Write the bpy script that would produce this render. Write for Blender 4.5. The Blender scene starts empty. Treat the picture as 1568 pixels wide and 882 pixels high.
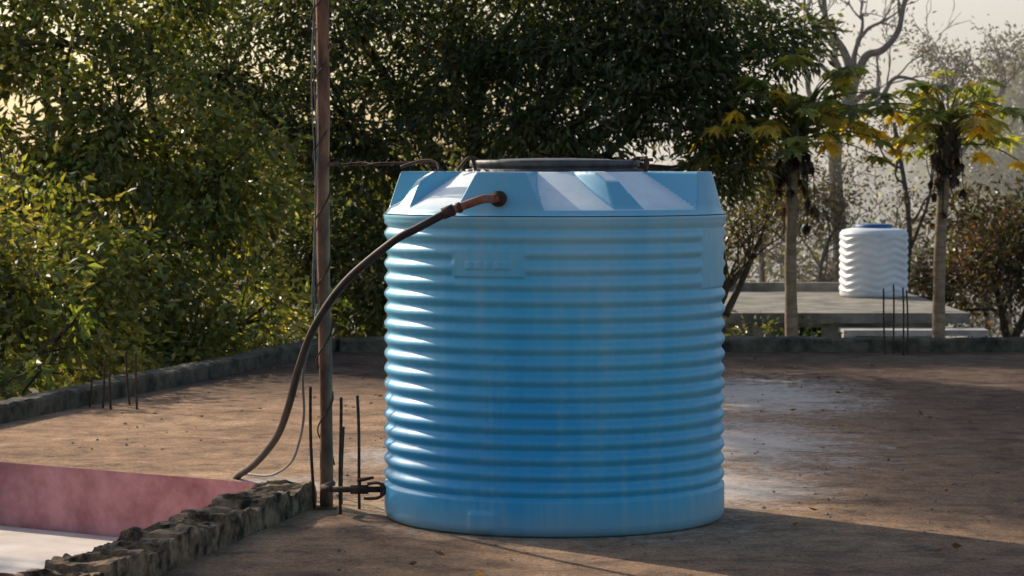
import bpy, math, random
import numpy as np
from mathutils import Vector, noise
RNG=np.random.default_rng(7); random.seed(7)
scene=bpy.context.scene
GZ=-3.2
# ---------------------------------------------------------------- materials
def new_mat(name):
    m=bpy.data.materials.new(name); m.use_nodes=True
    nt=m.node_tree; nt.nodes.clear()
    return m,nt
def N(nt,t,**kw):
    n=nt.nodes.new(t)
    for k,v in kw.items():
        if k in n.inputs: n.inputs[k].default_value=v
        else: setattr(n,k,v)
    return n
def ramp(nt,fac,stops):
    r=nt.nodes.new('ShaderNodeValToRGB'); e=r.color_ramp.elements
    while len(e)<len(stops): e.new(0.5)
    for i,(p,c) in enumerate(stops):
        e[i].position=p; e[i].color=(c[0],c[1],c[2],1) if hasattr(c,'__len__') else (c,c,c,1)
    nt.links.new(fac,r.inputs[0]); return r.outputs[0]
def nz(nt,vec,scale,detail=6,rough=.6,dist=0):
    n=N(nt,'ShaderNodeTexNoise'); n.inputs['Scale'].default_value=scale
    n.inputs['Detail'].default_value=detail; n.inputs['Roughness'].default_value=rough
    n.inputs['Distortion'].default_value=dist
    nt.links.new(vec,n.inputs['Vector']); return n.outputs[0]
def mapping(nt,vec,sc=(1,1,1),loc=(0,0,0)):
    m=N(nt,'ShaderNodeMapping'); m.inputs['Scale'].default_value=sc; m.inputs['Location'].default_value=loc
    nt.links.new(vec,m.inputs[0]); return m.outputs[0]
def mix(nt,fac,a,b,mode='MIX'):
    m=nt.nodes.new('ShaderNodeMix'); m.data_type='RGBA'; m.blend_type=mode
    for i,v in ((0,fac),(6,a),(7,b)):
        if isinstance(v,bpy.types.NodeSocket): nt.links.new(v,m.inputs[i])
        else: m.inputs[i].default_value=(v if i==0 else (v[0],v[1],v[2],1))
    return m.outputs[2]
def math_(nt,op,a,b=0.0,clamp=False):
    m=nt.nodes.new('ShaderNodeMath'); m.operation=op; m.use_clamp=clamp
    for i,v in ((0,a),(1,b)):
        if isinstance(v,bpy.types.NodeSocket): nt.links.new(v,m.inputs[i])
        else: m.inputs[i].default_value=v
    return m.outputs[0]
def principled(nt,col,rough=.8,bump=None,bstr=.3,bdist=.01,metal=0,spec=.5):
    p=N(nt,'ShaderNodeBsdfPrincipled'); o=N(nt,'ShaderNodeOutputMaterial')
    for k,v in (('Base Color',col),('Roughness',rough)):
        if isinstance(v,bpy.types.NodeSocket): nt.links.new(v,p.inputs[k])
        else: p.inputs[k].default_value=v if k=='Roughness' else (v[0],v[1],v[2],1)
    p.inputs['Metallic'].default_value=metal
    p.inputs['Specular IOR Level'].default_value=spec
    if bump is not None:
        b=N(nt,'ShaderNodeBump'); b.inputs['Strength'].default_value=bstr; b.inputs['Distance'].default_value=bdist
        nt.links.new(bump,b.inputs['Height']); nt.links.new(b.outputs[0],p.inputs['Normal'])
    nt.links.new(p.outputs[0],o.inputs[0]); return p
def objco(nt): return N(nt,'ShaderNodeTexCoord').outputs['Object']
def noisy(name,c1,c2,scale=6,rough=.85,bstr=.4,bdist=.01,bscale=None,lo=.35,hi=.65,metal=0,spec=.4,sc=(1,1,1)):
    m,nt=new_mat(name); co=mapping(nt,objco(nt),sc)
    f=nz(nt,co,scale,8,.65); c=ramp(nt,f,[(lo,c1),(hi,c2)])
    principled(nt,c,rough,nz(nt,co,bscale or scale*5,6,.7),bstr,bdist,metal,spec); return m
def leafmat(name,trans=.45,rough=.45,tcol=(1.6,1.45,.5)):
    m,nt=new_mat(name)
    a=N(nt,'ShaderNodeAttribute'); a.attribute_name='tint'
    p=N(nt,'ShaderNodeBsdfPrincipled'); p.inputs['Roughness'].default_value=rough
    p.inputs['Specular IOR Level'].default_value=.7
    nt.links.new(a.outputs[0],p.inputs['Base Color'])
    t=N(nt,'ShaderNodeBsdfTranslucent'); nt.links.new(mix(nt,1.0,a.outputs[0],tcol,'MULTIPLY'),t.inputs[0])
    s=N(nt,'ShaderNodeMixShader'); s.inputs[0].default_value=trans
    nt.links.new(p.outputs[0],s.inputs[1]); nt.links.new(t.outputs[0],s.inputs[2])
    o=N(nt,'ShaderNodeOutputMaterial'); nt.links.new(s.outputs[0],o.inputs[0]); return m

def roofmat():
    m,nt=new_mat('weathered_roof_concrete'); co=objco(nt)
    big=nz(nt,co,.6,6,.65,.6); mid=nz(nt,co,3.5,9,.75,.3); fine=nz(nt,co,38,6,.8); speck=nz(nt,co,130,3,.8)
    c=ramp(nt,big,[(.3,(.26,.17,.115)),(.5,(.46,.295,.18)),(.7,(.66,.43,.265))])
    c=mix(nt,1.0,c,ramp(nt,mid,[(.32,(.36,.37,.41)),(.5,(.95,.93,.92)),(.66,(1.35,1.3,1.25))]),'MULTIPLY')
    c=mix(nt,1.0,c,ramp(nt,fine,[(.32,(.5,.5,.5)),(.68,(1.5,1.5,1.5))]),'MULTIPLY')
    c=mix(nt,1.0,c,ramp(nt,speck,[(.36,(.45,.45,.45)),(.5,(1,1,1)),(.66,(1.5,1.45,1.4))]),'MULTIPLY')
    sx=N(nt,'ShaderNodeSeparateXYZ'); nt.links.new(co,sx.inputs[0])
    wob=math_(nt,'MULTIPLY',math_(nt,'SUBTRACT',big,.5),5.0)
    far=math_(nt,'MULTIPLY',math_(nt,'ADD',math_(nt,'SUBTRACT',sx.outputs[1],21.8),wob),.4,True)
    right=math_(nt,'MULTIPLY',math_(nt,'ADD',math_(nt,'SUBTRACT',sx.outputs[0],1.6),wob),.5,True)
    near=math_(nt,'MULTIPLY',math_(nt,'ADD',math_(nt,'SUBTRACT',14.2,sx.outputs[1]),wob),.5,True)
    shade_dk=math_(nt,'MAXIMUM',math_(nt,'MAXIMUM',far,right),math_(nt,'MULTIPLY',near,.6))
    c=mix(nt,math_(nt,'MULTIPLY',shade_dk,.9),c,mix(nt,1.0,c,(.27,.29,.35),'MULTIPLY'))  # shade over the far, right and near roof painted into the colour
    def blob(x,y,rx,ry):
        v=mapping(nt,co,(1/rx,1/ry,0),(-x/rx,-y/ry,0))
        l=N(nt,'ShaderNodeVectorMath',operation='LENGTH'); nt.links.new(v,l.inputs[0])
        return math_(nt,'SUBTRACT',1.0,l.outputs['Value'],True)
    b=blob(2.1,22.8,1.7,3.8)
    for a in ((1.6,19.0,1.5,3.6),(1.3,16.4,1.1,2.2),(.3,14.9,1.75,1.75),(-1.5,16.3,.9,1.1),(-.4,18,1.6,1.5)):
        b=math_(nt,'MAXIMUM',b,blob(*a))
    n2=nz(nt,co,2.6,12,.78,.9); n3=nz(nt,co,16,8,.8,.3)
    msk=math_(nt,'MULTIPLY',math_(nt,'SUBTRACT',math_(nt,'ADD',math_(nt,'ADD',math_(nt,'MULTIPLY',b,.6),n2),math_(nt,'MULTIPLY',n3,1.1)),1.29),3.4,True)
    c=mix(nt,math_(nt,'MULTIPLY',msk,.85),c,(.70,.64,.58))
    h=math_(nt,'ADD',math_(nt,'ADD',math_(nt,'MULTIPLY',fine,.6),mid),math_(nt,'MULTIPLY',speck,.25))
    principled(nt,c,.95,h,.9,.035,0,.12); return m
M_roof=roofmat()
M_moss=noisy('mossy_concrete',(.03,.03,.018),(.19,.155,.105),5,.95,.9,.03)
M_brick=noisy('mossy_brick',(.03,.026,.016),(.44,.28,.16),10,.95,.9,.02,40,.38,.64)
M_red=noisy('red_oxide_plaster',(.36,.13,.13),(.72,.34,.32),2.8,.9,.5,.01,30,.3,.6)
M_brown=noisy('brown_painted_edge',(.16,.06,.045),(.28,.12,.09),5)
M_white=noisy('white_plaster',(.56,.47,.39),(.76,.68,.59),2,.9)
M_wall=noisy('house_plaster',(.18,.17,.16),(.50,.48,.44),2,.9,.4,.01,18)
M_conc=noisy('grey_concrete',(.10,.09,.075),(.30,.27,.22),2.5,.9)
M_dark=noisy('dark_interior',(.01,.01,.012),(.025,.025,.03),3,.6)
M_rust=noisy('rusted_steel',(.085,.042,.026),(.30,.14,.075),14,.8,.5,.006,60,metal=.05,sc=(1,1,.3))
M_rebar=noisy('rebar_steel',(.035,.022,.018),(.11,.055,.035),20,.8,.5,.003,120,metal=.2)
M_hose=noisy('black_hose_rubber',(.022,.017,.015),(.065,.045,.035),8,.62,.15,.003,spec=.3)
M_pvc=noisy('rusty_pipe',(.16,.05,.025),(.40,.17,.09),15,.6,.3,.003)
M_grey=noisy('grey_cable',(.12,.11,.10),(.22,.2,.18),10,.6)
M_lid=noisy('lid_plastic',(.035,.035,.037),(.10,.095,.09),8,.55,.1,.003)
M_bark=noisy('bark',(.035,.026,.02),(.11,.085,.06),8,.95,.8,.02,30,sc=(1,1,.3))
M_pbark=noisy('papaya_bark',(.16,.115,.075),(.32,.24,.15),6,.9,.6,.02,25,sc=(1,1,3))
M_gbark=noisy('grey_bark',(.06,.05,.045),(.15,.13,.11),6,.95,.6,.02)
M_soil=noisy('soil_and_grass',(.06,.065,.03),(.20,.16,.10),.35,.95,.8,.1,3)
M_wtank=noisy('white_tank_plastic',(.66,.68,.70),(.82,.83,.84),3,.45,.05,.003)
M_bluelid=noisy('blue_lid_plastic',(.03,.10,.25),(.05,.15,.33),5,.5)
M_leaf=leafmat('leaf',.55,.34)
M_stone=noisy('stone_chip',(.12,.09,.07),(.32,.27,.22),5)

def tankmat():
    m,nt=new_mat('faded_blue_polyethylene'); co=objco(nt)
    sx=N(nt,'ShaderNodeSeparateXYZ'); nt.links.new(co,sx.inputs[0])
    z=sx.outputs[2]
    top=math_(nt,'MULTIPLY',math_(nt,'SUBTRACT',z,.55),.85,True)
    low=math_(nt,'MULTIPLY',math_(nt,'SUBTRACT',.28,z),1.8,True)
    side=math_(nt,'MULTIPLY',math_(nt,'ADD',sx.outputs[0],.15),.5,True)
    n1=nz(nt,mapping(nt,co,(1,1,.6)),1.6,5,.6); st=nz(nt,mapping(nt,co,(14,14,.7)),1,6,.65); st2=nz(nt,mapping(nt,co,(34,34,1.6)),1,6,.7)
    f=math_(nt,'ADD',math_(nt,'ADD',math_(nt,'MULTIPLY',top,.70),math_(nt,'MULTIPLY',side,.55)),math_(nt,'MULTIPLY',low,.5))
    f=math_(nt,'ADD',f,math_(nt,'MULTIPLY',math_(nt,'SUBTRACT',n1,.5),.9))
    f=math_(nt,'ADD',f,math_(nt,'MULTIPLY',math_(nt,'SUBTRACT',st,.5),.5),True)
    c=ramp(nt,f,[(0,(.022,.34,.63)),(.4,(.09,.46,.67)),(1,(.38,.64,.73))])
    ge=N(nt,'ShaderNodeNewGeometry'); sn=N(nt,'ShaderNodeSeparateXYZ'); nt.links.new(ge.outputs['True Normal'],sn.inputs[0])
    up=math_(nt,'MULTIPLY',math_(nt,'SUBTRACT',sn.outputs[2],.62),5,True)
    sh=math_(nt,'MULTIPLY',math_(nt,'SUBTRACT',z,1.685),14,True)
    c=mix(nt,sh,c,mix(nt,math_(nt,'MULTIPLY',up,math_(nt,'ADD',n1,.42,True)),(.15,.46,.64),(.80,.84,.84)))  # shoulder fade plus painted sunlight: upward pans whitened, upright block faces shaded blue
    g=math_(nt,'MULTIPLY',math_(nt,'SUBTRACT',st,.5),3,True)
    c=mix(nt,math_(nt,'MULTIPLY',g,.32),c,(.36,.41,.41))
    g2=math_(nt,'MULTIPLY',math_(nt,'SUBTRACT',st2,.58),6,True)
    c=mix(nt,math_(nt,'MULTIPLY',g2,.20),c,(.45,.43,.37))
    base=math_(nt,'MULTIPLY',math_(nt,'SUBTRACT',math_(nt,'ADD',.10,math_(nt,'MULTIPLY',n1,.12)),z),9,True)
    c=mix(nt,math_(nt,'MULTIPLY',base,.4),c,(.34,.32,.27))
    scr=nz(nt,mapping(nt,co,(5,5,16)),3,8,.75,.3)
    c=mix(nt,math_(nt,'MULTIPLY',math_(nt,'MULTIPLY',math_(nt,'SUBTRACT',scr,.60),7,True),.25),c,(.52,.54,.50))
    rgh=ramp(nt,nz(nt,co,9,5,.6),[(.3,.34),(.7,.56)])
    principled(nt,c,rgh,nz(nt,co,22,4,.6),.12,.004,0,.5); return m
M_tank=tankmat()

# ---------------------------------------------------------------- mesh builder
class B:
    def __init__(s): s.v=[];s.f=[];s.m=[];s.n=0;s.c=[];s.sm=[]
    def add(s,verts,faces,mi=0,col=None,smooth=True):
        verts=np.asarray(verts,float).reshape(-1,3)
        s.v.append(verts)
        fa=[tuple(int(i)+s.n for i in f) for f in faces]
        s.f+=fa; s.m+=[mi]*len(fa); s.sm+=[smooth]*len(fa)
        c=np.ones((len(verts),4))*.5
        if col is not None: c[:,:3]=col
        s.c.append(c); s.n+=len(verts)
    def quads(s,verts,mi,col):
        n=len(verts); idx=(np.arange(n*4).reshape(n,4)+s.n).tolist()
        s.v.append(verts.reshape(-1,3)); s.f+=idx; s.m+=[mi]*n; s.sm+=[False]*n
        c=np.ones((n,4,4)); c[:,:,:3]=col[:,None,:]; s.c.append(c.reshape(-1,4)); s.n+=n*4
    def box(s,lo,hi,mi=0):
        (a,b,c),(d,e,f)=lo,hi
        s.add([(a,b,c),(d,b,c),(d,e,c),(a,e,c),(a,b,f),(d,b,f),(d,e,f),(a,e,f)],
          [(0,3,2,1),(4,5,6,7),(0,1,5,4),(1,2,6,5),(2,3,7,6),(3,0,4,7)],mi,smooth=False)
    def tube(s,pts,rad,seg=8,mi=0,col=None,caps=True):
        pts=[Vector(p) for p in pts]; n=len(pts)
        if not hasattr(rad,'__len__'): rad=[rad]*n
        V=[];F=[]; up=Vector((0.13,.31,.94))
        for i,p in enumerate(pts):
            t=(pts[min(i+1,n-1)]-pts[max(i-1,0)])
            if t.length<1e-7: t=Vector((0,0,1))
            t.normalize(); a=t.cross(up)
            if a.length<.15: a=t.cross(Vector((1,0,0)))
            a.normalize(); b=t.cross(a)
            for k in range(seg):
                q=2*math.pi*k/seg; V.append(p+(a*math.cos(q)+b*math.sin(q))*rad[i])
        for i in range(n-1):
            for k in range(seg):
                k2=(k+1)%seg; F.append((i*seg+k,i*seg+k2,(i+1)*seg+k2,(i+1)*seg+k))
        if caps and seg>3: F+= [tuple(range(seg-1,-1,-1)),tuple((n-1)*seg+k for k in range(seg))]
        s.add([tuple(v) for v in V],F,mi,col)
    def lathe(s,prof,seg=64,mi=0,center=(0,0,0),fn=None):
        V=[];F=[];n=len(prof)
        for i,(r,z) in enumerate(prof):
            for k in range(seg):
                th=2*math.pi*k/seg
                rr,zz=(r,z) if fn is None else fn(r,z,th)
                V.append((center[0]+rr*math.sin(th),center[1]-rr*math.cos(th),center[2]+zz))
        for i in range(n-1):
            for k in range(seg):
                k2=(k+1)%seg; F.append((i*seg+k,i*seg+k2,(i+1)*seg+k2,(i+1)*seg+k))
        s.add(V,F,mi)
    def obj(s,name,mats,loc=(0,0,0),parent=None):
        me=bpy.data.meshes.new(name); V=np.concatenate(s.v)-np.array(loc)
        me.from_pydata(V.tolist(),[],s.f)
        me.polygons.foreach_set('material_index',s.m); me.polygons.foreach_set('use_smooth',s.sm)
        a=me.color_attributes.new('tint','FLOAT_COLOR','POINT'); a.data.foreach_set('color',np.concatenate(s.c).ravel())
        for m in mats: me.materials.append(m)
        me.update(); o=bpy.data.objects.new(name,me); scene.collection.objects.link(o)
        o.location=loc
        if parent: o.parent=parent; o.matrix_parent_inverse=parent.matrix_world.inverted()
        return o
def empty(name,loc=(0,0,0)):
    e=bpy.data.objects.new(name,None); scene.collection.objects.link(e); e.location=loc
    bpy.context.view_layer.update(); return e
def smooth(pts,k=6):
    P=[Vector(p) for p in pts]; out=[]
    for i in range(len(P)-1):
        a,b,c,d=P[max(i-1,0)],P[i],P[i+1],P[min(i+2,len(P)-1)]
        for j in range(k):
            t=j/k
            out.append(.5*((2*b)+(c-a)*t+(2*a-5*b+4*c-d)*t*t+(3*b-a-3*c+d)*t**3))
    out.append(P[-1]); return out
def rstrip(b,p0,p1,w,h,mi=0,step=.05,amp=.02,topfn=None,z0=0.0,seed=0):
    p0=Vector((*p0,0));p1=Vector((*p1,0)); L=(p1-p0).length; t=(p1-p0)/L; nrm=Vector((t.y,-t.x,0))
    nx=max(2,int(L/step)); nw=max(4,int(w/step)+1)
    V=[];F=[]
    prof=[(-.5,0),(-.5,.5),(-.5,.85)]+[(-.5+ (j+.5)/nw,1) for j in range(nw)]+[(.5,.85),(.5,.5),(.5,0)]
    m=len(prof)
    for i in range(nx+1):
        s=L*i/nx
        for (u,v) in prof:
            q=p0+t*s+nrm*(u*w); zz=v*h
            if v==1 and topfn: zz+=topfn(s,u*w)
            n=noise.noise_vector(Vector((q.x*3+seed,q.y*3,zz*3)))*.6+noise.noise_vector(Vector((q.x*19,q.y*19+seed,zz*19)))*.6
            if v>0: q=q+Vector((n.x,n.y,0))*amp; zz+=n.z*amp
            V.append((q.x,q.y,z0+zz))
    for i in range(nx):
        for j in range(m-1):
            F.append((i*m+j,i*m+j+1,(i+1)*m+j+1,(i+1)*m+j))
    F.append(tuple(range(m-1,-1,-1))); F.append(tuple(nx*m+j for j in range(m)))
    b.add(V,F,mi,smooth=False)

# ---------------------------------------------------------------- terrain
b=B(); b.add([(-600,-300,GZ),(600,-300,GZ),(600,900,GZ),(-600,900,GZ)],[(0,1,2,3)],smooth=False)
b.obj('ground',[M_soil])
import bmesh
def edgex(y): return -3.96+(y-20.8)*(1.86/7.2)
outer=[(edgex(-3),-3),(9.5,-3),(9.5,28.2),(edgex(28.2),28.2)]
pit=[(-1.50,16.50),(-4.0,18.1),(-5.2,10.2),(-2.56,10.2),(-1.45,15.5)]
bm=bmesh.new()
def loop(pts,z=0):
    vs=[bm.verts.new((x,y,z)) for x,y in pts]
    return vs,[bm.edges.new((vs[i],vs[(i+1)%len(vs)])) for i in range(len(vs))]
v1,e1=loop(outer); v2,e2=loop(pit)
bmesh.ops.triangle_fill(bm,edges=e1+e2,use_beauty=True)
for f in list(bm.faces):
    if f.normal.z<0: f.normal_flip()
def down(vs,z,mi,flip):
    lo=[bm.verts.new((v.co.x,v.co.y,z)) for v in vs]
    for i in range(len(vs)):
        j=(i+1)%len(vs)
        q=[vs[i],vs[j],lo[j],lo[i]]
        f=bm.faces.new(q[::-1] if flip else q); f.material_index=mi
down(v1,GZ-.01,1,True); down(v2,-3.0,2,False)
f=bm.faces.new([bm.verts.new((x,y,-3.0)) for x,y in pit]); f.material_index=1
me=bpy.data.meshes.new('concrete_rooftop'); bm.to_mesh(me); bm.free()
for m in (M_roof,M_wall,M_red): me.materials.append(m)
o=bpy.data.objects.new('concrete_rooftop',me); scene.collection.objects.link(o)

b=B()
d=Vector((-2.5,1.6,0)).normalized(); nn=Vector((-d.y,d.x,0)); nn=nn if nn.y<0 else -nn
A=Vector((-1.52,16.49,0))+nn*.01+d*.02; Bp=Vector((-4.0,18.1,0))+nn*.01-d*.03
C=Bp+nn*1.75; D=Vector((-1.60,14.95,0))
top=[(*p.xy,-.42) for p in (A,Bp,C,D)]; bot=[(*p.xy,-.62) for p in (A,Bp,C,D)]
b.add(top+bot,[(0,1,2,3)],0,smooth=False)
b.add(top+bot,[(4,7,6,5),(2,6,7,3),(1,5,6,2),(3,7,4,0)],1,smooth=False)
b.obj('white_ledge',[M_white,M_brown])

def kerbtop(s,u):
    i=math.floor(s/.235); k=(s%.235)/.235
    cx=.5+.12*math.sin(i*2.7); cu=.02*math.sin(i*5.1); hole=max(0,1-((k-cx)/.30)**4-((u-cu)/.10)**4)
    dep=.07+.04*abs(math.sin(i*1.9))
    edge=-.03*(1 if math.sin(i*3.3)>.2 and u>.05 else 0)
    joint=-.03*max(0,1-abs(k-.0)/.06)
    return -dep*min(1,hole*2.5)+edge+joint+.02*math.sin(i*4.4)+.03*noise.noise(Vector((s*3.1,u*7,3)))+.016*noise.noise(Vector((s*14,u*14,5)))
b=B(); rstrip(b,(-1.28,15.42),(-2.42,10.2),.32,.14,0,.013,.018,kerbtop,0,3)
b.obj('broken_brick_kerb',[M_brick])
def ptop(s,u): return .02*noise.noise(Vector((s*.8,u*3,0)))+.015*noise.noise(Vector((s*7,u*9,2)))
b=B(); rstrip(b,(edgex(-3)+.12,-3),(edgex(28.2)+.12,28.3),.24,.14,0,.05,.012,ptop,0,1)
b.obj('parapet_wall',[M_moss])
b=B(); rstrip(b,(edgex(28.2)+.25,28.2),(9.5,28.2),.24,.14,0,.05,.012,ptop,0,9)
b.obj('parapet_wall',[M_moss])

# ---------------------------------------------------------------- water tank
TX,TY,R=.237,15.0,.95
tank=empty('water_tank',(TX,TY,0))
z1,z2,nr=.205,1.625,17; sp=(z2-z1)/nr
def sst(a,b_,x): 
    t=min(1,max(0,(x-a)/(b_-a))); return t*t*(3-2*t)
def win(x,a,b_,s): return sst(a-s,a,x)*(1-sst(b_,b_+s,x))
def body(r,z,th):
    dg=math.degrees(th); dg=dg-360 if dg>180 else dg
    rr=r+.0025*math.sin(th*3+1)*math.sin(z*3)
    if z1<=z<=z2:
        t=(z-z1)/sp; g=.020*(.5+.5*math.cos(2*math.pi*t))**1.2
        p1=win(dg,-35,-11,1.5)*win(z,1.375,1.515,.012)
        p2=win(dg,57,84,1.5)*win(z,1.30,1.66,.012)
        p=max(p1,p2); rr-= g*(1-p)+ .012*p2+.004*p1
        if p1>.5:
            k=(dg+31)/3.3
            if 0<k<5 and .15<(k%1)<.8 and 1.415<z<1.455: rr+=.008
    if z<.16: rr+=.014*win(dg,-29,-20,.5)*win(z,.02,.125,.006)
    return rr,z
prof=[(R-.05,0),(R-.03,.004),(R-.012,.015),(R-.004,.035)]
prof+=[(R,.05+i*.012) for i in range(13)]
n=nr*12
prof+=[(R,z1+(z2-z1)*i/n) for i in range(n+1)]
prof+=[(R,1.64),(R,1.66),(R+.004,1.672),(R+.006,1.68),(R+.004,1.69)]
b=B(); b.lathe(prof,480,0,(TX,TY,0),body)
ZB,ZT=1.695,1.925
def shoulder(r,z,th):
    dg=math.degrees(th)
    q=r/R
    pan=ZB+.03*sst(.995,.97,q)+(ZT-ZB-.03)*min(1,max(0,(.97-q)/.40))
    zz=pan
    d=(dg+20+45)%90-45
    e=min((.985-q)/.06,(16.5-abs(d))/7.5)
    zz=max(zz,ZB+(ZT-ZB)*min(1,max(0,e)))
    d=(dg-25+45)%90-45
    dd=d+(.97-q)*26
    e=min((.965-q)/.12,(5.5-abs(dd))/3.0)
    if e>0: zz=max(zz,min(ZT+.002,pan+.09*min(1,e)))
    return r,zz
qs=np.concatenate([np.linspace(1.003,.90,26),np.linspace(.895,.48,46),np.linspace(.46,.02,5)])
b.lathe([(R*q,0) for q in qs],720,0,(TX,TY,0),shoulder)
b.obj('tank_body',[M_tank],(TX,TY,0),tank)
b=B()
lp=[(.0,2.0)]+[(.10,2.0),(.30,1.995),(.33,1.985),(.44,1.985),(.455,1.99),(.47,1.985),(.472,1.955),(.46,1.95),(.46,1.94),(.50,1.938),(.505,1.915)]
b.lathe(lp[::-1],96,0,(TX,TY,0),lambda r,z,t:(r+(.004*math.sin(t*40) if r>.46 else 0),z))
for s in (-1,1):
    b.tube(smooth([(TX+s*.50,TY-.12,1.92),(TX+s*.51,TY-.14,1.98),(TX+s*.46,TY-.14,2.0),(TX+s*.42,TY-.14,1.985)]),.010,8,1)
b.tube([(TX+.50,TY-.16,1.92),(TX+.50,TY-.16,2.01)],.012,8,1)
b.tube([(TX+.47,TY-.16,1.99),(TX+.54,TY-.16,1.99)],.010,8,1)
b.obj('lid',[M_lid,M_rebar],(TX,TY,0),tank)

b=B()
a=math.radians(-18.5); ox=TX+.955*math.sin(a); oy=TY-.93*math.cos(a)
f0=Vector((ox,oy+.02,1.785)); nv=Vector((math.sin(a),-math.cos(a),0))
b.tube([f0,f0+nv*.03],.042,20,1); b.tube([f0+nv*.03,f0+nv*.05],.030,6,1)
pp=smooth([f0+nv*.03,f0+nv*.06+Vector((-.02,0,.0)),(-.15,13.98,1.785),(-.24,13.97,1.755),(-.33,13.96,1.72)],6)
b.tube(pp,.023,12,2)
b.tube([(-.30,13.962,1.732),(-.36,13.958,1.708)],.031,12,1); b.tube([(-.265,13.966,1.745),(-.285,13.964,1.737)],.029,12,1)
hp=smooth([(-.33,13.96,1.72),(-.49,13.96,1.635),(-.625,14.02,1.56),(-.88,14.25,1.345),(-1.07,14.6,1.09),(-1.185,14.95,.84),(-1.27,15.3,.60),(-1.36,15.65,.40),(-1.47,16.0,.25),(-1.59,16.4,.12),(-1.71,16.72,.02),(-1.76,16.85,-.06)],8)
b.tube(hp,.0215,12,0)
b.obj('water_hose',[M_hose,M_rebar,M_pvc])
b=B(); b.tube(smooth([(-1.105,15.25,1.15),(-1.13,15.2,1.0),(-1.19,15.3,.78),(-1.21,15.6,.52),(-1.26,15.9,.33),(-1.34,16.2,.16),(-1.5,16.6,.04),(-1.7,16.95,.012)],8),.008,6,0)
b.obj('power_cable',[M_grey])

b=B()
pz=np.linspace(0,4.6,60); b.tube([(-1.06+.004*math.sin(z*3)-.012*z/2,15.3,z) for z in pz],[.037+.0018*math.sin(z*9)+.002*noise.noise(Vector((0,0,z*14))) for z in pz],14,0)
b.box((-1.12,15.24,0),(-1.0,15.36,.012),0)
b.tube(smooth([(-1.06+.046*math.cos(t*2.1)-.012*t*.15,15.3+.046*math.sin(t*2.1),.25+t*.13) for t in np.arange(0,32,.35)],2),.0045,5,2)
for i in range(3):
    b.tube(smooth([(-1.105-.01*i-.01*math.sin(z*5+i),15.27,z) for z in np.linspace(1.1,2.9,14)],3),.004,5,1)
b.tube([(-1.06,15.3,2.62),(-.985,15.27,2.64)],.010,6,0); b.tube([(-1.07,15.3,1.96),(-.98,15.26,1.97)],.012,6,0)
b.obj('rusted_steel_pole',[M_rust,M_grey,M_rebar])
b=B()
for k in range(2):
    b.tube(smooth([(-1.03,15.28,1.955+.012*k),(-.85,15.2,1.975-.015*k),(-.75,15.1,1.962+.01*k),(-.55,15.0,1.975),(-.42,14.9,1.955+.02*k),(-.39,14.88,1.925)],6),.005,6,0)
b.tube(smooth([(-.62,15,1.95),(-.5,14.95,1.985),(-.42,14.9,1.975),(-.40,14.85,1.93)],5),.009,6,0)
for s in range(14): b.tube([(-1.0+s*.04,15.22,1.955+.02*random.random()),(-.985+s*.04,15.22,1.985)],.004,5,0)
b.tube(smooth([(-.30,14.75,1.93),(-.25,14.75,1.99),(-.22,14.76,2.0),(-.20,14.76,1.93)],5),.009,6,0)
b.obj('twisted_wire',[M_rebar])
b=B()
b.tube([(-.66,14.93,.155),(-1.0,14.93,.155)],.017,10,0); b.tube([(-1.0,14.93,.155),(-1.06,15.05,.155),(-1.02,15.25,.15)],.017,10,0)
b.tube([(-.70,14.93,.155),(-.735,14.93,.155)],.034,8,0)
b.tube([(-.80,14.93,.155),(-.90,14.93,.155)],[.026,.026],8,0); b.tube([(-.85,14.93,.155),(-.85,14.93,.205)],.010,8,0)
b.tube([(-.86,14.93,.205),(-.77,14.9,.225)],[.012,.008],6,0)
b.tube(smooth([(-.80,14.9,.19),(-.74,14.85,.2),(-.70,14.84,.165),(-.74,14.84,.12),(-.82,14.88,.11)],5),.009,6,0)
b.obj('outlet_valve_pipe',[M_rebar])
def rebar(name,rods):
    b=B()
    for (x,y,h,lx) in rods:
        zs=np.linspace(0,h,int(h/.02)+2)
        b.tube([(x+lx*z/h+.006*math.sin(z*6+x*9),y,z) for z in zs],[.0085+.0014*(i%2) for i in range(len(zs))],7,0)
    b.obj(name,[M_rebar])
rebar('rebar_rods',[(-1.13,15.28,.70,-.02),(-.96,15.05,.66,-.005),(-.865,15.28,.65,-.02),(-.985,15.5,.45,.01)])
rebar('rebar_rods',[(-3.30,21.6,.40,.03),(-3.22,21.5,.30,.0),(-3.12,21.9,.44,-.03),(-3.0,21.5,.46,-.02),(-3.42,21.7,.25,.02)])
rebar('rebar_rods',[(3.86,27.75,.68,-.03),(3.96,27.8,.72,-.02),(4.03,27.6,.7,-.02),(4.10,27.8,.66,-.02)])

# ---------------------------------------------------------------- neighbour house
house=empty('concrete_house',(4,37,GZ))
b=B(); b.box((-1.5,33.8,-.04),(5.75,41.5,.09)); b.box((1.0,39.5,.09),(5.6,39.65,.22))
b.obj('roof_slab',[M_conc],(0,0,0),house)
b=B()
Y=34.3
for (x0,x1,za,zb_) in ((-1.2,3.62,GZ,-.04),(3.95,5.45,GZ,-.04),(3.62,3.95,-.12,-.04),(3.62,3.95,GZ,-.5)):
    b.box((x0,Y,za),(x1,Y+.2,zb_))
b.box((-1.2,Y+.2,GZ),(-1.0,41.2,-.04)); b.box((5.25,Y+.2,GZ),(5.45,41.2,-.04)); b.box((-1,41,GZ),(5.25,41.2,-.04))
b.obj('walls',[M_wall],(0,0,0),house)
b=B(); b.box((3.6,Y+.12,-.52),(3.97,Y+.16,-.1),0)
for i in range(4): b.box((3.66+i*.08,Y+.05,-.5),(3.675+i*.08,Y+.065,-.12),1)
b.obj('window',[M_dark,M_grey],(0,0,0),house)
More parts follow.
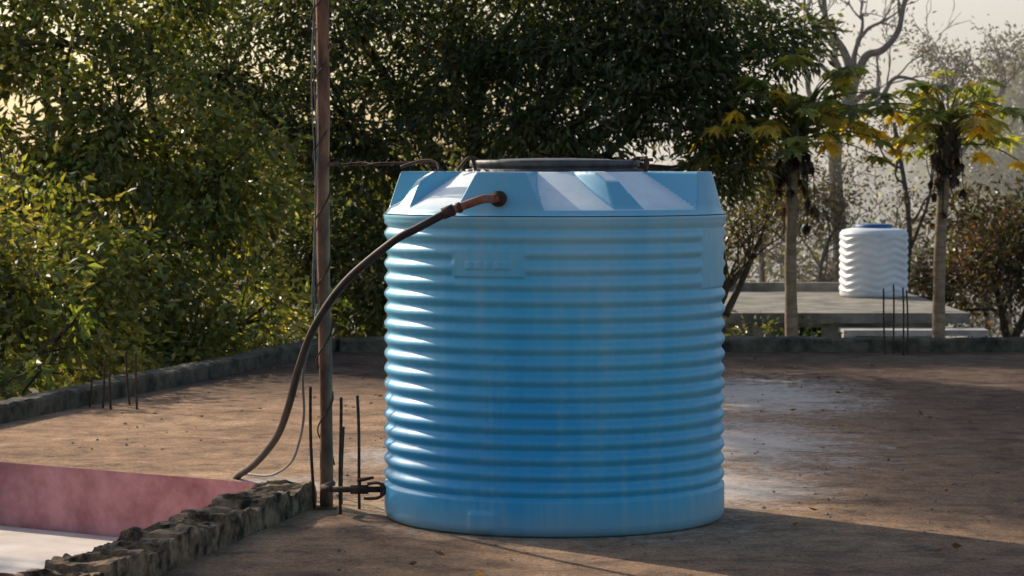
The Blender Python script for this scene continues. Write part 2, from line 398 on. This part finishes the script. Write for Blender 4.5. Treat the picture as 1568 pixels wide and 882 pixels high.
b=B(); b.box((4.1,33.2,-.16),(5.9,33.79,-.09),0); b.box((4.1,33.22,GZ),(4.25,33.4,-.16),0); b.box((5.7,33.22,GZ),(5.85,33.4,-.16),0)
b.obj('porch',[M_wall],(0,0,0),house)
WX,WY,WR=5.11,38.0,.475
wt=empty('water_tank',(WX,WY,.09))
def wfn(r,z,th):
    if .08<z<.86:
        tri=abs(((th*6/math.pi)%2)-1)
        r+=.012*math.sin((z*1.0+.07*tri)*2*math.pi/.105)
    return r,z
pr=[(.44,0),(WR-.01,.01),(WR,.04)]+[(WR,.06+.012*i) for i in range(68)]+[(WR+.008,.885),(WR,.9),(WR-.03,.94),(.36,.965),(.24,.975),(.23,.99)]
b=B(); b.lathe(pr,144,0,(WX,WY,.09),wfn); b.obj('tank_body',[M_wtank],(WX,WY,.09),wt)
b=B(); b.lathe([(.26,.975),(.265,1.01),(.2,1.03),(0.001,1.035)],48,0,(WX,WY,.09)); b.obj('lid',[M_bluelid],(WX,WY,.09),wt)

# ---------------------------------------------------------------- vegetation
G_DARK=[(.065,.095,.032),(.05,.08,.03),(.09,.11,.04),(.12,.115,.06)]
G_LIT=[(.16,.20,.055),(.23,.25,.07),(.12,.15,.045),(.30,.27,.09)]
G_OLD=[(.11,.085,.05),(.10,.10,.05),(.09,.085,.06)]
def leaves(b,ctr,dirs,length,width,cols,mi):
    n=len(ctr)
    dirs=dirs/np.linalg.norm(dirs,axis=1,keepdims=True)
    r=RNG.normal(size=(n,3)); side=np.cross(dirs,r); side/=np.linalg.norm(side,axis=1,keepdims=True)+1e-9
    nrm=np.cross(dirs,side); L=length*(.6+.8*RNG.random(n))[:,None]; W=width*(.6+.7*RNG.random(n))[:,None]
    p=ctr; m=p+dirs*L*.42
    q=np.stack([p,m+side*W*.5+nrm*W*.18,p+dirs*L-nrm*L*.08,m-side*W*.5+nrm*W*.18],axis=1)
    b.quads(q,mi,cols)
def crown(b,lobes,nclust,kl,ll,lw,pal,spread=.16,droop=.5,shell=.4,mi=1,twig=None,bright=(.55,1.3),gap=-.22):
    lob=np.array([l[:6] for l in lobes],float); w=np.array([(l[3]*l[4]*l[5])**.62*(l[6] if len(l)>6 else 1) for l in lobes]); w/=w.sum()
    idx=RNG.choice(len(lob),nclust,p=w); d=RNG.normal(size=(nclust,3)); d/=np.linalg.norm(d,axis=1,keepdims=True)
    rad=RNG.random(nclust)**shell
    jit=np.array([1+.55*noise.noise(Vector(v)*2.2+Vector((i*3.1,0,0))) for v,i in zip(d,idx)])
    c=lob[idx,:3]+d*(rad*jit)[:,None]*lob[idx,3:]
    keep=np.array([noise.noise(Vector(p)*1.7)>gap for p in c]); c=c[keep]; d=d[keep]; idx=idx[keep]; nclust=len(c)
    C=np.repeat(c,kl,axis=0); off=RNG.normal(size=(len(C),3))*spread*np.array([1,1,.7])
    D=np.repeat(d,kl,axis=0); P=C+off
    dr=off/spread*.5+D*.5+RNG.normal(size=off.shape)*.45; dr[:,2]-=droop
    pal=np.array(pal); ci=RNG.integers(0,len(pal),nclust); cc=pal[ci]*(bright[0]+(bright[1]-bright[0])*RNG.random(nclust))[:,None]
    col=np.repeat(cc,kl,axis=0)*(.7+.6*RNG.random(len(C)))[:,None]
    leaves(b,P,dr,ll,lw,col,mi)
    if twig:
        for j in RNG.choice(nclust,min(twig,nclust),replace=False):
            a=Vector(lob[idx[j],:3]); e=Vector(c[j]); m_=(a+e)/2+Vector(RNG.normal(size=3)*.12)
            b.tube([a,m_,e],[.02,.012,.005],3,0,caps=False)
def limbs(b,base,fork,lobes,r0,mi=0):
    base=Vector(base);fork=Vector(fork)
    pts=smooth([base,base.lerp(fork,.35)+Vector((.12,.05,0)),base.lerp(fork,.7)+Vector((-.08,0,0)),fork],5)
    b.tube(pts,[r0*(1-.4*i/(len(pts)-1)) for i in range(len(pts))],10,mi)
    for l in lobes:
        e=Vector(l[:3]); m1=fork.lerp(e,.4)+Vector(RNG.normal(size=3)*.18)+Vector((0,0,.15)); m2=fork.lerp(e,.75)+Vector(RNG.normal(size=3)*.15)
        pts=smooth([fork,m1,m2,e],4); b.tube(pts,[r0*.5*(1-.85*i/(len(pts)-1)) for i in range(len(pts))],6,mi)

L1=[(-3.3,31.5,3.0,1.4,1.1,1.1,1.0),(-1.9,31.6,2.4,1.3,1.0,1.2),(-2.3,31.2,.9,1.0,.9,1.1,1.2),(-1.3,31,.5,.9,.8,1.1),(-.4,32,3.2,1.5,1.1,1.0,1.1),(.9,31.6,3.4,1.4,1.1,.9,1.1),
    (-2.0,31.8,3.9,1.3,1,.7,1.1),(.3,31.8,4.1,1.4,1,.6,1),(2.0,31.6,4.0,1.0,.9,.5,.9),
    (.3,31.3,2.35,1.3,.9,.5),(2.1,31.5,3.4,1.1,1,.7,1.1),(1.8,31.2,2.75,1.0,.8,.55,1.1),(2.5,31,2.2,.5,.5,.75,1.1),(2.4,31.2,1.7,.35,.4,.4,1.0),(3.0,31.3,3.4,.6,.6,.45,.7)]
b=B(); limbs(b,(-.6,32.2,GZ),(-.5,32,1.2),L1,.24)
crown(b,L1,3100,22,.12,.045,G_DARK,.15,.6,.5,1,300,(.5,1.5),gap=-.24)
b.obj('unseen_shade_tree',[M_bark,M_leaf])
L2=[(-5.4,29,1.5,1.1,.8,1.1),(-4.3,29.5,2.4,1.0,.8,1.1),(-4.9,30,3.3,1.2,.8,.8,1.0),(-6.2,30,2.8,1.0,.9,.9),(-4.0,29,.7,1.0,.8,1.1),(-3.2,29.5,1.8,.9,.8,1.0),(-3.0,29.3,.2,.9,.7,1.0),(-6.4,29.5,.6,1.2,.9,1.3),(-5.4,30.5,4.0,1.3,.7,.5,.7),(-3.8,30.3,3.9,1.0,.7,.6,.8)]
b=B(); limbs(b,(-4.6,30,GZ),(-4.6,29.8,-.2),L2,.18)
crown(b,L2,2200,20,.125,.055,G_LIT,.15,.45,.45,1,200,(.4,1.6),gap=-.15)
b.obj('unseen_shade_tree',[M_bark,M_leaf])
L3=[(-5.3,23.6,.2,.9,.8,.9),(-4.7,25,.5,.8,.7,.9),(-5.6,25,1.2,1,.9,.9),(-4.2,26.6,.2,.8,.7,.9),(-4.6,26.6,1.1,.8,.7,.8),(-3.5,28.4,0,.7,.6,.7),(-5.0,22.3,-.3,.7,.7,.7),(-6.3,24.5,1.8,.8,.8,.6),(-4.5,22.4,-.2,.45,.5,.5)]
b=B(); limbs(b,(-5.2,25,GZ),(-5.1,25,-.9),L3,.12)
crown(b,L3,1450,19,.115,.055,G_LIT,.15,.4,.45,1,150,(.4,1.5),gap=-.2)
b.obj('unseen_shade_tree',[M_bark,M_leaf])
b=B()
L4=[(-3.85,21.9,.28,.08,.15,.10),(-3.75,23.0,.62,.08,.15,.06)]
b.tube(smooth([(-4.9,22.8,GZ),(-4.7,22.6,-.8),(-4.4,22.3,0),(-3.85,21.9,.30)]),[.03]*7+[.02]*6+[.008]*6,6,0)
b.tube(smooth([(-4.5,22.4,-.2),(-4.1,22.8,.3),(-3.75,23.0,.62)]),.008,5,0)
crown(b,L4,7,8,.12,.05,[(.22,.30,.04),(.26,.32,.05)],.07,.7,.5,1,7,(.8,1.3),gap=-1)
b.obj('leafy_shrub',[M_bark,M_leaf])
# unseen tall trees off to the left, added to throw dappled shade on the roof
L5_SHADE=[(-8.6,32,9.2,1.2,1.2,.8),(-10.6,32,10.9,1.2,1.2,.8),(-6.4,32,7.8,1.2,1.2,.7),(-4.9,32,6.7,1.1,1.1,.6),(-12.4,32,12.4,1.3,1.2,.8),(-7.4,32.6,7.4,1.0,1.1,.35)]
b=B(); limbs(b,(-8.4,32.5,GZ),(-8.2,32.4,5.0),L5_SHADE,.3)
crown(b,L5_SHADE,1200,15,.22,.10,G_DARK,.24,.4,.6,1,100,gap=-.12)
b.obj('unseen_shade_tree',[M_bark,M_leaf])
L6_SHADE=[(-13.3,26,9.2,1.0,1.0,.7),(-14.6,26.4,9.9,1.1,1,.8),(-13.9,26,8.2,.9,.9,.5)]  # second unseen tree, added to shade the near left of the roof
b=B(); limbs(b,(-14.5,26.3,GZ),(-14.3,26.2,5.6),L6_SHADE,.22)
crown(b,L6_SHADE,520,15,.20,.09,G_DARK,.22,.4,.6,1,60)
b.obj('unseen_shade_tree',[M_bark,M_leaf])

def papaya(base,top,nl,seed,spreadr,py):
    r=random.Random(seed); b=B(); base=Vector(base); top=Vector(top)
    pts=smooth([base,base.lerp(top,.4)+Vector((.05,0,0)),base.lerp(top,.75)+Vector((-.02,0,0)),top],7)
    b.tube(pts,[.095-.04*i/(len(pts)-1)+.004*math.sin(i*2.5) for i in range(len(pts))],12,0)
    def leaf(c,dirn,size,col,mi=1,droop=.35):
        dirn=dirn.normalized(); side=dirn.cross(Vector((0,0,1)))
        if side.length<.1: side=Vector((1,0,0))
        side.normalize()
        nl_=8; Q=[];C=[]
        for k in range(nl_):
            an=math.radians(-150+300*k/(nl_-1)); d=(dirn*math.cos(an)+side*math.sin(an)); d.z-=droop+r.uniform(-.25,.35); d.normalize()
            L=size*(.65+.35*math.cos(an*.5))*r.uniform(.7,1.1); w=L*.36
            s=d.cross(Vector((r.uniform(-.5,.5),r.uniform(-.5,.5),1))).normalized()
            tip=c+d*L; tip.z-=L*.22; m=c+d*L*.55
            cc=np.array(col)*r.uniform(.5,1.4)
            Q.append([c,m+s*w*.5,tip,m-s*w*.5]); C.append(cc)
            for sg in (-1,1):
                for f_,g_ in ((.32,1.0),(.62,.7)):
                    o=c+d*L*f_; t2=o+s*w*g_*sg+d*L*.26+Vector((0,0,r.uniform(-.03,.02)))
                    Q.append([o,o+d*L*.17+s*w*.2*sg,t2,o+s*w*.45*sg*g_+d*L*.02]); C.append(cc*r.uniform(.8,1.2))
        b.quads(np.array([[tuple(v) for v in q] for q in Q]),mi,np.array(C))
    for i in range(nl):
        an=r.uniform(0,2*math.pi); el=r.uniform(-.3,1.1); ln=r.uniform(.35,1.05)*spreadr
        d=Vector((math.cos(an)*math.cos(el),math.sin(an)*math.cos(el),math.sin(el)*.8))
        s=top+Vector((0,0,r.uniform(-.25,.12))); m=s+d*ln*.55+Vector((0,0,.10)); e=s+d*ln
        b.tube(smooth([s,m,e],3),[.012]*3+[.008]*4,4,3,(.16,.18,.04))
        yel= r.random()<(py if el<.3 else .15)
        col=r.choice([(.72,.52,.05),(.60,.46,.06),(.45,.38,.06)]) if yel else r.choice([(.20,.24,.07),(.32,.34,.09),(.15,.18,.06)])
        hd=Vector((d.x,d.y,d.z*.4)); leaf(e,hd,r.uniform(.20,.32),col,1,.3 if not yel else .7)
    for i in range(24):
        an=r.uniform(0,2*math.pi); s=top+Vector((0,0,r.uniform(-.45,-.05))); o=Vector((math.cos(an),math.sin(an),0))*r.uniform(.06,.26)
        ln=r.uniform(.2,.8) if i%3==0 else r.uniform(.1,.4)
        e=s+o+Vector((0,0,-ln)); b.tube([s,s+o*.9+Vector((0,0,-ln*.3)),e],[.01,.008,.006],4,2)
        leaf(e,Vector((o.x,o.y,-1)),r.uniform(.12,.2),(.06,.04,.03),1,1.8)
    for i in range(14):
        an=i*2.4; z=-.06-.035*i; p=top+Vector((math.cos(an)*.10,math.sin(an)*.10,z))
        b.lathe([(.001,-.09),(.035,-.07),(.052,-.02),(.045,.03),(.02,.07),(.001,.085)],10,2,p)
    b.obj('papaya_tree',[M_pbark,M_leaf,M_bark,M_leaf])
papaya((3.12,31,GZ),(3.27,31,2.42),92,3,1.1,.6)
papaya((4.75,31,GZ),(5.02,31,2.42),60,12,.9,.4)

def bare(name,paths,seed,tw=3,len0=.9,mat=M_gbark,leafy=None):
    r=random.Random(seed); b=B(); tips=[]
    def grow(p,d,L,rad,dep):
        n=5; pts=[p.copy()]
        for i in range(n):
            d=(d+Vector((r.gauss(0,.22),r.gauss(0,.22),r.gauss(.05,.16)))).normalized(); p=p+d*L/n; pts.append(p.copy())
        b.tube(pts,[rad*(1-.5*i/n) for i in range(n+1)],6 if dep>1 else 4,0,caps=False)
        tips.append(p.copy())
        if dep>0:
            for k in range(r.choice((2,3))):
                i=r.randint(2,n); nd=(d+Vector((r.gauss(0,.6),r.gauss(0,.6),r.gauss(.1,.4)))).normalized()
                grow(pts[i],nd,L*.72,max(rad*.55,.007),dep-1)
    for pt,r0,r1 in paths:
        P=smooth(pt,6); m=len(P); b.tube(P,[r0+(r1-r0)*i/(m-1) for i in range(m)],8,0)
        for k in range(tw):
            i=r.randint(m//2,m-1); d=(P[i]-P[i-1]).normalized()+Vector((r.gauss(0,.6),r.gauss(0,.5),r.gauss(.2,.4)))
            grow(P[i],d.normalized(),len0,r1*.8,3)
    if leafy:
        T=[(*t,.18,.18,.18) for t in tips]; crown(b,T,int(len(T)*leafy[2]),8,leafy[0],leafy[0]*.45,leafy[1],.14,.3,.5,1)
    return b.obj(name,[mat,M_leaf])
bare('bare_tree',[
 ([(5.3,45,GZ),(5.5,45,0),(5.4,45,2.2),(5.7,45,3.3)],.16,.09),
 ([(5.7,45,3.3),(5.9,45,3.75),(6.15,44.8,3.85),(6.4,44.8,4.15),(6.5,44.8,4.6),(6.7,44.9,5.3)],.075,.035),
 ([(5.7,45,3.3),(5.55,45,3.8),(5.3,45,4.2),(5.2,45,4.6),(5.2,45,5.6)],.08,.035),
 ([(5.4,45,2.6),(5.0,45.2,3.1),(4.9,45,3.6),(4.6,45,4.2)],.06,.025),
 ([(5.6,45,2.9),(6.1,45,3.0),(6.4,45,3.4),(6.9,45,3.3)],.06,.02)],5,4,.8,M_gbark,(.09,G_OLD,.35))
bare('bare_tree',[([(2.75,33,GZ),(2.62,33,-.5),(2.5,33,.1),(2.62,33,.5),(2.5,33,1.2)],.10,.04),([(2.62,33,.1),(2.9,33,.7),(3.1,33,1.2)],.05,.02)],8,6,.6,M_bark,(.07,G_OLD,.9))
bare('bare_tree',[([(6.0,42,GZ),(6.1,42,-.5),(6.2,42,1),(5.95,42,2.6)],.07,.03),([(6.2,42,.6),(6.5,42,1.4),(6.6,42,2.2)],.03,.015)],15,4,.6,M_gbark,(.08,G_OLD,1))
bare('bare_tree',[([(3.9,43,GZ),(4.0,43,0),(3.9,43,1.2)],.07,.03),([(4.5,44,GZ),(4.6,44,0),(4.4,44,1.3)],.06,.03),([(4.9,43,GZ),(4.9,43,0),(5.2,43,1)],.05,.02)],22,7,.75,M_gbark,(.09,G_OLD,1.2))
bare('bare_tree',[([(7.6,48,GZ),(7.7,48,1),(8.0,48,2.6),(7.8,48,3.4)],.09,.03),([(7.9,48,2.0),(8.5,48,2.9),(8.8,48,3.4)],.05,.02)],31,5,.6,M_gbark,(.10,G_OLD,1.0))
b=B(); LB=[(7.3,40.5,.4,.7,.7,.9),(8.0,41,.9,.9,.8,1.0),(6.7,41.5,.1,.6,.6,.6),(8.8,41,.3,1,.9,1.2),(7.2,42,1.1,.6,.6,.5)]
limbs(b,(7.6,41,GZ),(7.6,41,-.8),LB,.1)
crown(b,LB,800,15,.11,.055,[(.11,.06,.045),(.08,.06,.045),(.08,.09,.04)],.16,.3,.4,1,120)
b.obj('flowering_bush',[M_bark,M_leaf])
b=B(); rr_=random.Random(9); LS=[(2.0+i*.85+rr_.uniform(-.2,.2),46+rr_.uniform(-1,2),rr_.uniform(-.5,.6),.8,.8,rr_.uniform(.6,1.1)) for i in range(10)]
for l in LS: b.tube([(l[0],l[1],GZ),(l[0]+.1,l[1],l[2])],[.08,.03],5,0)
crown(b,LS,800,14,.13,.06,G_OLD,.2,.2,.45,1,200)
b.obj('dry_scrub',[M_bark,M_leaf])
b=B(); LB=[(2.9,32,-.15,.35,.3,.22),(3.4,32.2,-.22,.3,.3,.18),(3.1,32,-1.2,.7,.5,1)]
limbs(b,(3.1,32,GZ),(3.1,32,-1.5),LB,.04); crown(b,LB,110,12,.10,.045,G_DARK,.12,.3,.4,1,20)
b.obj('leafy_shrub',[M_bark,M_leaf])
b=B(); LM=[(10.8,56,3.2,1.2,1.4,1.1),(11.9,57,4.3,1.3,1.5,1.1),(9.8,56,2.0,1.1,1,.9),(12.8,57,3.2,1.6,1.5,1.4),(11,57,1.6,1.5,1.3,1.0)]
limbs(b,(11.3,57,GZ),(11.3,57,.5),LM,.25); crown(b,LM,800,18,.16,.08,G_LIT+G_OLD,.26,.3,.45,1,120)
b.obj('unseen_shade_tree',[M_bark,M_leaf])
b=B(); LD=[]
r=random.Random(4)
for i in range(46):
    x=-28+i*1.35+r.uniform(-.6,.6); y=r.uniform(66,95); h=r.uniform(-.6,1.8)
    LD.append((x*1.2,y,h,r.uniform(1.4,2.6),1.6,r.uniform(1.2,2.4)))
for l in LD: b.tube([(l[0],l[1],GZ),(l[0]+.2,l[1],l[2])],[.2,.08],5,0)
crown(b,LD,3000,14,.34,.2,G_OLD+G_LIT,.42,.2,.45,1,None)
b.obj('distant_trees',[M_gbark,M_leaf])

b=B(); n=1300
x=RNG.uniform(-3.2,4.2,n); y=RNG.uniform(12.5,27,n)
for i in range(n):
    if x[i]<-1.2 and 10<y[i]<18.3: continue
    if x[i]<edgex(y[i])+.3 or (x[i]-TX)**2+(y[i]-TY)**2<.97**2: continue
    s=.004+.012*RNG.random()**3; p=np.array([x[i],y[i],0])
    V=RNG.normal(size=(6,3))*.2+np.array([(1,0,.3),(0,1,.3),(-1,0,.3),(0,-1,.3),(0,0,1),(0,0,-.2)])
    b.add(p+V*s,[(0,1,4),(1,2,4),(2,3,4),(3,0,4),(1,0,5),(2,1,5),(3,2,5),(0,3,5)],0,smooth=False)
b.obj('stone_chips',[M_stone])
b=B(); n=160
x=RNG.uniform(-3.2,4.4,n); y=RNG.uniform(12.5,27.5,n); k=[i for i in range(n) if not(x[i]<-1.2 and y[i]<18.3) and x[i]>edgex(y[i])+.3 and (x[i]-TX)**2+(y[i]-TY)**2>1]
P=np.stack([x[k],y[k],np.full(len(k),.012)],1); Dd=RNG.normal(size=P.shape); Dd[:,2]*=.15
leaves(b,P,Dd,.05,.025,np.array([(.12,.07,.035)]*len(k))*(.5+RNG.random((len(k),1))),0); b.obj('fallen_leaves',[M_leaf])

# mist between the neighbour's garden and the far trees
m,nt=new_mat('morning_mist'); v=N(nt,'ShaderNodeVolumeScatter'); v.inputs['Density'].default_value=.021; v.inputs['Anisotropy'].default_value=.42
v.inputs['Color'].default_value=(1,1,1,1)
o_=N(nt,'ShaderNodeOutputMaterial'); nt.links.new(v.outputs[0],o_.inputs['Volume'])
b=B(); b.box((1.0,41.8,GZ-.5),(40,110,9),0); b.obj('mist',[m])

# ---------------------------------------------------------------- light
AZ,EL=44,29
w=bpy.data.worlds.new('World'); scene.world=w; w.use_nodes=True; nt=w.node_tree
bg=nt.nodes['Background']; sky=nt.nodes.new('ShaderNodeTexSky'); sky.sky_type='NISHITA'; sky.sun_disc=False
sky.sun_elevation=math.radians(EL); sky.sun_rotation=math.radians(-AZ); sky.dust_density=2.2; sky.air_density=1.0; sky.ozone_density=1
nt.links.new(sky.outputs[0],bg.inputs[0]); bg.inputs[1].default_value=.15
sl=bpy.data.lights.new('sun','SUN'); sl.energy=5; sl.angle=math.radians(.5); sl.color=(1,.88,.72)
so=bpy.data.objects.new('sun',sl); scene.collection.objects.link(so)
dv=Vector((math.sin(math.radians(AZ))*math.cos(math.radians(EL)),-math.cos(math.radians(AZ))*math.cos(math.radians(EL)),-math.sin(math.radians(EL))))
so.rotation_euler=dv.to_track_quat('-Z','Y').to_euler(); so.location=(-10,20,12)
cam=bpy.data.cameras.new('camera'); co=bpy.data.objects.new('camera',cam); scene.collection.objects.link(co); scene.camera=co
co.location=(0,0,1.97); co.rotation_euler=(math.radians(90-2.65),0,0); cam.lens=94.6; cam.sensor_width=36; cam.clip_end=2000
cam.dof.use_dof=True; cam.dof.focus_distance=14.2; cam.dof.aperture_fstop=7
scene.view_settings.view_transform='Standard'; scene.view_settings.look='None'; scene.view_settings.exposure=0
